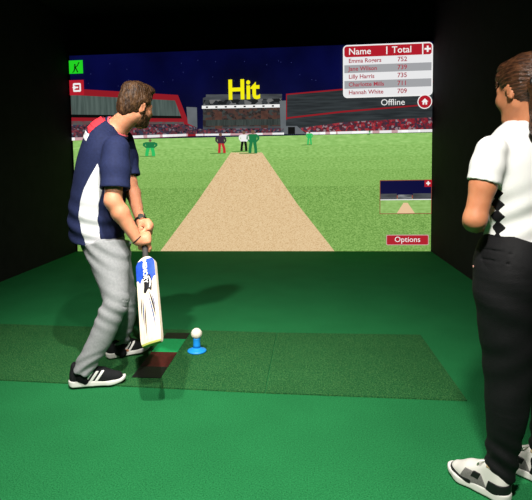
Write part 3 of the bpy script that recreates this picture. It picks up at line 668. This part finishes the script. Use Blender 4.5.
# wristwatch and bracelet
m_strap = mat('black_watch_strap', '#141414', .5, .4); m_steel = mat('watch_steel', '#b9b6ae', .25, .6, metal=1.)
def ring(nm, c, ax, r, th, m, flatn=1.):
    e1 = nrm(np.cross(ax, V3(0, 1, .2))); e2 = np.cross(ax, e1); bm = bmesh.new()
    tube_bm(bm, [c + r * (math.cos(a) * e1 + math.sin(a) * e2) for a in [2 * math.pi * i / 28 for i in range(28)]], th, 8, True); return bmobj(nm, bm, m, man, True)
wa = nrm(lwr - lel); wc = lwr - wa * .012; wat = ring('wristwatch', wc, wa, .033, .0075, m_strap)
wn = nrm(V3(.45, -.9, .1) - wa * (wa @ V3(.45, -.9, .1))); bm = bmesh.new(); bmesh.ops.create_cone(bm, cap_ends=True, segments=24, radius1=.019, radius2=.017, depth=.010)
Rw = Vector(wn.tolist()).to_track_quat('Z', 'Y').to_matrix()
for v in bm.verts: v.co = Rw @ v.co + Vector((wc + wn * .040).tolist())
bmobj('watch_case', bm, m_steel, wat)['label'] = 'steel watch case'
ba_ = nrm(rwr - rel); ring('bracelet', rwr - ba_ * .004, nrm(ba_ + V3(.3, 0, .0)), .033, .0038, m_strap)
# trainers
m_kn = mat('black_knit', '#121315', .8, .25, '#1c1d20', 150., bump=.4, bscale=350); m_sole = mat('white_foam_sole', '#d8d6d0', .6, .3); m_strp = mat('white_stripe', '#e6e4e0', .6, .3)
m_lace = mat('black_laces', '#1a1a1b', .8)
def stripe(k, sd): return lambda P, L: np.maximum(np.abs((P[:, 0] - (.34 + .095 * k) * L) * .82 - (P[:, 2] - .05) * .57) - .0075, np.maximum(np.maximum(P[:, 2] - .090, .030 - P[:, 2]), .012 - sd * P[:, 1]))
STR = [('stripe', m_strp, stripe(k, sd), .0025) for k in range(3) for sd in (-1, 1)]
h_ = fl(66.5, 388.5, .012); t_ = fl(124, 383.5, .012); shoe(man, h_ + np.array([0, .03, 0]), t_ + np.array([0, .03, 0]), m_lace, m_kn, m_sole, STR)
h_ = fl(106, 358.5, .012); shoe(man, h_, h_ + np.array([.255, .165, .012]), m_lace, m_kn, m_sole, STR)

# ------------------------------------------------------------------ cricket bat (held, so a thing of its own)
bat = empty('cricket_bat', toe_p.tolist()); tag(bat, 'pale wooden cricket bat with blue and white label, held in both hands', 'bat')
BW = .060
def bat_frame(u, z, side, off=0.):
    """u across -1..1, z from the toe up; side -1 towards the camera side, +1 the far side"""
    zt = max(0, min(1, z / .05)); hw = BW * (.86 + .14 * math.sqrt(1 - (1 - zt) ** 2)) if z < .05 else BW
    if z > .50: t = (z - .50) / .055; hw = BW * (1 - .62 * max(0, min(1, t)) ** 2.2)
    k = .5 + .5 * math.sin(min(1, max(0, z / .5)) * math.pi * .9)
    th = (.014 + (.004 + .005 * k) * (1 - abs(u) ** 1.6)) if side < 0 else (.013 + .003 * (1 - u * u))
    if z < .03: th *= .75 + .25 * z / .03
    p = toe_p - bat_a * (z * .945) + bat_w * (u * hw); return p + bat_n * (-side) * (th + off)
zs = [0, .004, .012, .03, .05, .09, .14, .2, .27, .34, .41, .47, .50, .515, .53, .545, .555]
us = np.linspace(-1, 1, 11); rings = []
for z in zs: rings.append([bat_frame(u, z, -1) for u in us] + [bat_frame(u, z, 1) for u in us[::-1]])
V = np.vstack(rings); n = 22; F = [[i * n + j, i * n + (j + 1) % n, (i + 1) * n + (j + 1) % n, (i + 1) * n + j] for i in range(len(zs) - 1) for j in range(n)]
F += [list(range(n))[::-1], [(len(zs) - 1) * n + j for j in range(n)]]
m_will = mat('pale_willow', '#e3d6c2', .45, .35, '#d8c7ae', 22., stretch=(6, 1, .6), bump=.05)
meshobj('blade', V, F, m_will, bat, False)
def sticker(nm, pts, m, off=.0008, parent=None, label=None, side=-1):
    """grid rows of (u, z) laid on the blade"""
    V = []; F = []
    for row in pts: V += [bat_frame(u, z, side, off) for u, z in row]
    w = len(pts[0])
    for i in range(len(pts) - 1):
        for j in range(w - 1): F.append([i * w + j, i * w + j + 1, (i + 1) * w + j + 1, (i + 1) * w + j])
    return tag(meshobj(nm, V, F, m, parent or bat, True), label)
m_bl = mat('blue_label', '#1c40a8', .4, .4, '#2450b8', 30.); m_bk = mat('black_label', '#17171b', .4, .4); m_wl = mat('white_label', '#eceaea', .4, .4); m_gb = mat('slate_blue_graphic', '#4a5a80', .45, .35); m_toe = mat('green_toe_guard', '#9aa24a', .5, .3)
ug = np.linspace(-.995, .995, 17)
for sd in (-1, 1):
    lowz = lambda u: .375 + .035 * abs(math.sin(u * 5.2)) if sd < 0 else .42
    sticker('blue_label', [[(u, .548 + (lowz(u) - .548) * t) for u in ug] for t in np.linspace(0, 1, 9)], m_bl, .0008, None, 'blue maker label at the top of the blade', sd)
sticker('label_edge', [[(u, .548 - .012 * t) for u in ug] for t in (0, .5, 1)], m_wl, .0014)
def shape(nm, outline, m, off, parent=None, label=None, flip=False):
    us_ = [p[0] for p in outline]; V = [bat_frame(u, z, -1, off) for u, z in outline]
    bm = bmesh.new(); vs = [bm.verts.new(v.tolist()) for v in V]; f_ = bm.faces.new(vs); bmesh.ops.triangulate(bm, faces=[f_]); return tag(bmobj(nm, bm, m, parent or bat), label)
sgn = 1 if bat_w[0] > 0 else -1
emb_ = sticker('emblem', [[(-.30 + .78 * t + .12 * math.sin(3 * zz_), .425 - .105 * zz_ - (.012 * math.sin(t * 7) if zz_ > .8 else 0)) for t in np.linspace(0, 1, 9)] for zz_ in np.linspace(0, 1, 9)], m_bk, .0016, None, 'black emblem under the lettering')
sticker('emblem_swoosh', [[(.30 + w_ + .12 * math.sin(3 * zz_), .415 - .075 * zz_) for w_ in (0, .07 + .05 * math.sin(3 * zz_))] for zz_ in np.linspace(0, 1, 9)], m_wl, .0030, emb_)
# lettering running down the blade
cu = bpy.data.curves.new('t', 'FONT'); cu.body = 'MEMORY'; cu.size = .036; cu.align_y = 'CENTER'; cu.offset = .0008
o = bpy.data.objects.new('t', cu); COL.objects.link(o); dg = bpy.context.evaluated_depsgraph_get(); dg.update(); me = bpy.data.meshes.new_from_object(o.evaluated_get(dg))
Vt = [bat_frame(.02 + v.co.y / BW, .532 - v.co.x * 1.08, -1, .0030) for v in me.vertices]; Ft = [list(p.vertices) for p in me.polygons]
bpy.data.objects.remove(o); bpy.data.curves.remove(cu); meshobj('label_text', Vt, Ft, m_wl, bat, False)['label'] = 'white lettering down the blade'
for k, (s, u0, z0, u1, z1, w_) in enumerate(((1, .14, .30, .60, .085, .042), (1, .28, .31, .68, .150, .050), (1, .46, .30, .72, .205, .034), (-1, .24, .235, .30, .050, .036), (-1, .42, .275, .46, .115, .046), (-1, .58, .285, .66, .170, .036))):
    rows = []
    for t in np.linspace(0, 1, 10):
        wd = 1.5 * w_ * math.sin(math.pi * min(1, .06 + t * .9)) ** .8; uc = u0 + (u1 - u0) * (1 - (1 - t) ** 1.6) ; zc = z0 + (z1 - z0) * t; rows.append([(s * (uc - wd), zc), (s * (uc + wd), zc)])
    sticker('swoosh', rows  , m_gb if k % 2 == 0 else m_bk, .0012)
sticker('toe_guard', [[(u, z) for u in ug] for z in (.0005, .006, .011)], m_toe, .0006, None, 'yellow green edge along the toe')
rg = [[bat_frame(u, 0, -1) + bat_a * .0008 for u in us], [bat_frame(u, 0, 1) + bat_a * .0008 for u in us]]
meshobj('toe_edge', np.vstack(rg), [[j, j + 1, 12 + j, 11 + j] for j in range(10)], m_toe, bat, False)
bm = bmesh.new(); tube_bm(bm, [on_bat(z).tolist() for z in np.linspace(.520, .83, 40)], [.0165 + .0008 * math.sin(i * 2.2) for i in range(40)], 20)
tube_bm(bm, [on_bat(z).tolist() for z in (.83, .838, .842)], [.0185, .0185, .014], 20)
bmobj('handle_grip', bm, mat('dark_grey_rubber_grip', '#3a3836', .7, .3, bump=.3, bscale=300), bat, True)

# ------------------------------------------------------------------ the onlooker
wx = fl(520, 500); wom = empty('person', (wx[0] + .07, 2.03, 0))
tag(wom, 'woman with tied-back brown hair in white shirt and black trousers, seen from behind', 'person')
wf = nrm((-.65, .76, 0)); wr_ = V3(.76, .65, 0)
Yc = 2.0
def wc_(px, py): return at(px, py, Yc).astype(np.float32)
whc = wc_(525.5, 90); whf = nrm((-.44, .89, -.08)); whu = V3(.02, .03, 1); whu = nrm(whu - whf * (whu @ whf)); whr = np.cross(whf, whu); WS = .97
wct = wc_(518, 150); lsj = wct - wr_ * .170 + V3(0, 0, -.002); rsj = wct + wr_ * .170 + V3(0, 0, -.002)
lej = at(475, 219, 1.87).astype(np.float32); rej = wct + wr_ * .235 + wf * -.01 + V3(0, 0, -.265)
hand_l = wc_(518, 228) + wf * .165 - wr_ * .015; hand_r = wc_(518, 226) + wf * .150 + wr_ * .145
neck_w = wc_(525, 131)
WT = [(*wc_(521, 262), .150, .105), (*wc_(520, 244), .125, .09), (*wc_(518, 215), .115, .085), (*wc_(518, 185), .132, .095), (*wc_(518, 162), .145, .092), (*wc_(518.5, 147), .145, .082), (*wc_(519, 136), .085, .06)]
lh, rh_ = at(507, 262, 1.95).astype(np.float32), at(540, 262, 2.06).astype(np.float32)
lk, rk = at(508, 368, 1.99).astype(np.float32), at(549, 368, 2.12).astype(np.float32)
la, ra = at(500.5, 474, 2.03).astype(np.float32), at(541, 466, 2.14).astype(np.float32)
def simple_hand(P, w, d_, side_, pn):
    """an open relaxed hand: w wrist, d_ finger direction, side_ towards the little finger, pn out of the palm"""
    pc = w + d_ * .055; d = rbox(P, pc, (d_, side_, pn), V3(.046, .037, .013), .012); d = smin(d, rc(P, w - d_ * .01, pc, .024, .022), .015)
    for i, (o_, L) in enumerate(((-.028, .07), (-.0095, .078), (.0095, .073), (.028, .058))):
        b_ = pc + d_ * .042 + side_ * o_; d = smin(d, chain(P, [b_, b_ + d_ * L * .45 + pn * .006, b_ + d_ * L * .75 + pn * .020, b_ + d_ * L * .92 + pn * .036], [.0095, .009, .0082, .007], .003), .004)
    t_ = pc - d_ * .02 - side_ * .034
    return smin(d, chain(P, [t_, t_ - side_ * .022 + d_ * .022 + pn * .01, t_ - side_ * .026 + d_ * .048 + pn * .016], [.0125, .011, .009], .004), .008)
fl_d = nrm(wr_ + wf * .15); fr_d = nrm(-wr_ + wf * .25)
def wbody(P):
    d = loft(P, WT, wr_, 4)
    d = U(d, chain(P, [lsj, lsj + (lej - lsj) * .5, lej, lej + (hand_l - lej) * .35, hand_l], [.048, .042, .036, .037, .024], .02), chain(P, [rsj, rsj + (rej - rsj) * .5, rej, rej + (hand_r - rej) * .35, hand_r], [.048, .042, .036, .037, .024], .02), k=.025)
    d = smin(d, rc(P, neck_w - V3(0, 0, .02), whc - whf * .03 - whu * .06, .050, .047), .035)
    for a, b_, c in ((lh, lk, la), (rh_, rk, ra)):
        d = smin(d, rc(P, a, b_, .075, .050), .03); d = smin(d, rc(P, b_, c, .048, .030), .02); d = smin(d, rc(P, c, c + wf * .09 - V3(0, 0, .03), .020, .012), .01)
    m = P[:, 2] > 1.36
    if m.any(): d[m] = smin(d[m], head_sdf(P[m], whc, whf, whr, whu, WS, True), .014)
    for h, dr, sd, pn in ((hand_l, fl_d, V3(0, 0, -1), -wf), (hand_r, fr_d, V3(0, 0, -1), -wf)):
        sd = nrm(sd - dr * (sd @ dr)); pn = nrm(pn - dr * (pn @ dr) - sd * (pn @ sd)); m = np.linalg.norm(P - h, axis=1) < .24
        if m.any(): d[m] = np.minimum(d[m], smin(d[m], simple_hand(P[m], h, dr, sd, pn), .01))
    return d
blob('body', wbody, (.36, 1.66, .03), (1.22, 2.46, 1.76), .0055, m_skinw, wom, 1)
eyes(wom, whc, whf, whr, whu, WS)
m_hairw = mat('dark_brown_hair', '#25150d', .38, .5, '#583722', 40., stretch=(1, 1, 3.5), bump=.5, bscale=90)
def whair(P):
    o = lambda a, b_, d: whc + WS * (a * whf + b_ * whr + d * whu); ax = (whf, whr, whu); q = (P - whc) / WS; F_ = q @ whf; U_ = q @ whu; R_ = q @ whr
    d = el(P, o(-.010, 0, .028), ax, WS * V3(.110, .088, .106)); d = smin(d, el(P, o(-.075, 0, -.005), ax, WS * V3(.045, .062, .065)), .02)
    d = smin(d, el(P, o(.055, 0, .088), ax, WS * V3(.045, .060, .030)), .02)
    d = smax(d, F_ * .86 - U_ * .5 - .030, .010); d = smax(d, -U_ - .075 + .5 * np.abs(R_) * 0 + .35 * np.clip(F_ + .05, 0, .1), .012)
    for sg in (-1, 1): d = smax(d, -el(P, o(.012, sg * .088, -.022), ax, WS * V3(.028, .028, .040)), .008)
    for sg in (-1, 1): d = smin(d, rc(P, o(.062, sg * .062, .060), o(.074, sg * .062, .020), .010, .003), .012)
    ang = np.arctan2(R_, U_ + .02); return d + .0022 * np.sin(46 * ang + 20 * F_ + 2 * nz(q, 25, 2)) + .0018 * nz(q, 90, 3)
blob('hair', whair, whc - .19, whc + .19, .0035, m_hairw, wom, 1)
pb = whc + WS * (-.098 * whf - .062 * whr - .004 * whu)
def tail(P):
    d = chain(P, [pb, pb - whf * .030 - V3(0, 0, .02), pb - whf * .034 - V3(0, 0, .085), pb - whf * .022 - V3(0, 0, .15), pb - whf * .012 - V3(0, 0, .19)], [.024, .037, .037, .028, .010], .02)
    return d + .003 * np.sin(150 * (P[:, 0] + P[:, 1] * .8) + 4 * nz(P, 18, 4))
blob('ponytail', tail, pb - .28, pb + .2, .0035, m_hairw, wom, 1)
bm = bmesh.new(); e1 = nrm(np.cross(whf, V3(0, 0, 1))); e2 = np.cross(whf, e1)
tube_bm(bm, [pb - whf * .006 + .024 * (math.cos(a) * e1 + math.sin(a) * e2) for a in [2 * math.pi * i / 24 for i in range(24)]], .007, 8, True); bmobj('hair_tie', bm, m_strap, wom, True)
# white shirt
m_wsh = mat('white_sports_fabric', '#e0e0dd', .75, .2, bump=.2, bscale=450)
WSB = [(*wc_(520, 246), .150, .110), (*wc_(519, 236), .142, .108), (*wc_(518, 215), .136, .103), (*wc_(518, 188), .150, .108), (*wc_(518, 163), .162, .106), (*wc_(518.5, 147), .152, .094), (*wc_(520, 136), .116, .076), (*wc_(523, 124), .060, .056)]
lcw = lsj + (lej - lsj) * .47; rcw = rsj + (rej - rsj) * .47
def wshirt(P):
    d = loft(P, WSB, wr_, 9)
    d = d + .005 * np.exp(-((P[:, 2] - 1.08) / .10) ** 2) * np.sin(70 * (P[:, 2] - .45 * P[:, 0]) + 2.5 * nz(P, 9, 2)) + .0035 * nz(P, 15, 5) + .0015 * nz(P, 36, 6)
    for s_, c_ in ((lsj, lcw), (rsj, rcw)): d = smin(d, sleeve(P, s_, s_ + (c_ - s_) * .5, c_, (.052, .053, .051), .045) + .002 * nz(P, 36, 9), .022)
    return d
blob('shirt', wshirt, (.40, 1.70, .93), (1.20, 2.34, 1.56), .0055, m_wsh, wom, 1)
bm = bmesh.new(); tube_bm(bm, [wc_(524.4, 124.5) + V3(0, 0, .004) + .0575 * (math.cos(a) * wr_ + .88 * math.sin(a) * wf) for a in [2 * math.pi * i / 36 for i in range(36)]], .007, 8, True); bmobj('collar', bm, m_wsh, wom, True)
# black diamonds down the flank
m_blk = mat('black_print', '#0d0d0f', .8, .2); m_cream = mat('cream_print', '#c9b994', .8, .2)
def flank(P, cz, hz, hw, c0=-.002):
    q = P - wc_(518, 200); a_ = q @ wf; return np.maximum(np.maximum(wshirt(P) - .002, -wshirt(P) - .005), np.maximum((np.abs(P[:, 2] - cz) / hz + np.abs(a_ - c0) / hw - 1) * .018, np.maximum((q @ wr_) + .04, -.158 - (q @ wr_))))
for i in range(7):
    blob('flank_diamond', lambda P, i=i: flank(P, 1.015 + .041 * i, .027, .027), (.5, 1.75, .95), (.85, 2.2, 1.33), .0035, m_blk, wom, 0)
def hemband(P): q = P - wc_(519, 238); return np.maximum(np.maximum(wshirt(P) - .0018, -wshirt(P) - .005), np.maximum(np.abs(q[:, 2] - .001 - .10 * np.clip(q @ wr_ - .02, -.1, .2)) - .012, -(q @ wr_) - .055))
blob('hem_print', hemband, (.5, 1.72, .95), (1.15, 2.3, 1.12), .004, m_cream, wom, 0)['label'] = 'cream printed band at the shirt hem'
# black track trousers
m_trk = mat('black_tracksuit_fabric', '#0b0b0d', .75, .25, '#0e0e10', 60., bump=.2, bscale=300)
K1 = [(*at(514, 247, 1.97), .110, .112), (*at(508, 265, 1.95), .112, .118), (*at(506, 290, 1.95), .108, .108), (*at(506.5, 325, 1.97), .098, .095), (*at(508, 368, 1.99), .086, .086), (*at(506.5, 410, 2.0), .072, .074), (*at(503, 445, 2.02), .056, .060), (*at(500, 476, 2.03), .049, .056)]
K2 = [(*at(534, 247, 2.05), .110, .112), (*at(540, 265, 2.06), .112, .118), (*at(543, 290, 2.07), .106, .106), (*at(547, 325, 2.09), .094, .094), (*at(551, 368, 2.12), .082, .084), (*at(551, 410, 2.13), .070, .072), (*at(546, 442, 2.14), .056, .058), (*at(543, 470, 2.14), .049, .056)]
def track(P):
    d = smin(loft(P, K1, wr_, 4), loft(P, K2, wr_, 4), .02); d = smin(d, loft(P, [(*wc_(521, 262), .172, .125), (*wc_(520, 247), .158, .118), (*wc_(519.5, 240), .152, .113)], wr_, 3), .03)
    z = P[:, 2]
    d = d + .005 * np.exp(-((z - .17) / .08) ** 2) * np.sin(90 * (z + .5 * P[:, 0]) + 3.4 * nz(P, 14, 3)) + .0025 * np.exp(-((z - .52) / .14) ** 2) * np.sin(50 * (z - .8 * P[:, 0]) + 3.2 * nz(P, 11, 4)) + .003 * np.exp(-((z - .78) / .12) ** 2) * np.sin(55 * (z + .5 * P[:, 0]) + 3 * nz(P, 11, 6)) + .004 * nz(P, 22, 5)
    return d
blob('trousers', track, (.45, 1.66, .05), (1.22, 2.46, 1.06), .0055, m_trk, wom, 1)
WB = [(*wc_(520.3, 251), .168, .126), (*wc_(520, 246.5), .166, .125), (*wc_(519.5, 241.5), .160, .121)]
blob('waistband', lambda P: np.maximum(loft(P, WB, wr_, 3) + .0015 * np.sin(900 * P[:, 2]), -loft(P, WB, wr_, 3) - .012), (.5, 1.7, .9), (1.15, 2.35, 1.1), .004, m_trk, wom, 1)
# side pocket with a pale pink lining and a zip pull
m_pl = mat('pale_pink_lining', '#d8a094', .8, .2)
def pocket(P): return np.maximum(np.maximum(track(P) - .003, -track(P) - .006), rbox(P, at(477.5, 266, 1.90), (nrm(V3(.15, 0, 1)), V3(0, 1, 0), V3(1, 0, 0)), V3(.019, .10, .0045), .003))
blob('pocket_lining', pocket, (.5, 1.70, .82), (.75, 2.15, 1.02), .003, m_pl, wom, 0)['label'] = 'pale pink pocket lining'
# trainers
m_wl2 = mat('white_leather', '#d6d2cc', .5, .35); m_gm = mat('grey_mesh', '#6d6a68', .85, .2, '#7c7976', 200., bump=.3, bscale=400); m_bo = mat('black_leather', '#151416', .5, .4); m_ll = mat('white_laces', '#e4e0da', .8); m_tan = mat('tan_lining', '#b39a78', .8)
zl = lambda P, a, b_: np.maximum(P[:, 2] - b_, a - P[:, 2])
WX = [('grey_quarter', m_gm, lambda P, L: np.maximum(np.maximum(np.abs(P[:, 0] - .49 * L) - .20 * L + .5 * (P[:, 2] - .04), zl(P, .02, .078)), .014 - np.abs(P[:, 1])), .002),
      ('toe_rand', m_bo, lambda P, L: np.maximum(P[:, 2] - .040 - .012 * np.clip((P[:, 0] - .8 * L) / (.2 * L), 0, 1), .52 * L - P[:, 0]), .003),
      ('heel_counter', m_bo, lambda P, L: np.maximum(P[:, 0] - .30 * L + .3 * (P[:, 2] - .03), zl(P, .0, .072)), .003),
      ('collar_lining', m_tan, lambda P, L: np.maximum(P[:, 0] - .30 * L, .118 - P[:, 2]), .002),
      ('side_mark', m_bo, lambda P, L: np.maximum(np.maximum(np.abs(P[:, 0] - .46 * L + .4 * (P[:, 2] - .06)) - .016, zl(P, .055, .082)), .016 - P[:, 1]), .0035), ('side_mark', m_bo, lambda P, L: np.maximum(np.maximum(np.abs(P[:, 0] - .46 * L + .4 * (P[:, 2] - .06)) - .016, zl(P, .055, .082)), .016 + P[:, 1]), .0035)]
def out_b(P, L): return np.maximum(P[:, 2] - .007, -1)
t_ = fl(451, 470, .004); h_ = np.array([.762, 1.975, .004]); shoe(wom, h_, t_, m_ll, m_wl2, m_sole, WX)
h2 = np.array([ra[0] + .03, ra[1] - .045, .004]); shoe(wom, h2, h2 + (t_ - h_) * np.array([1, 1, 0]), m_ll, m_wl2, m_sole, WX)
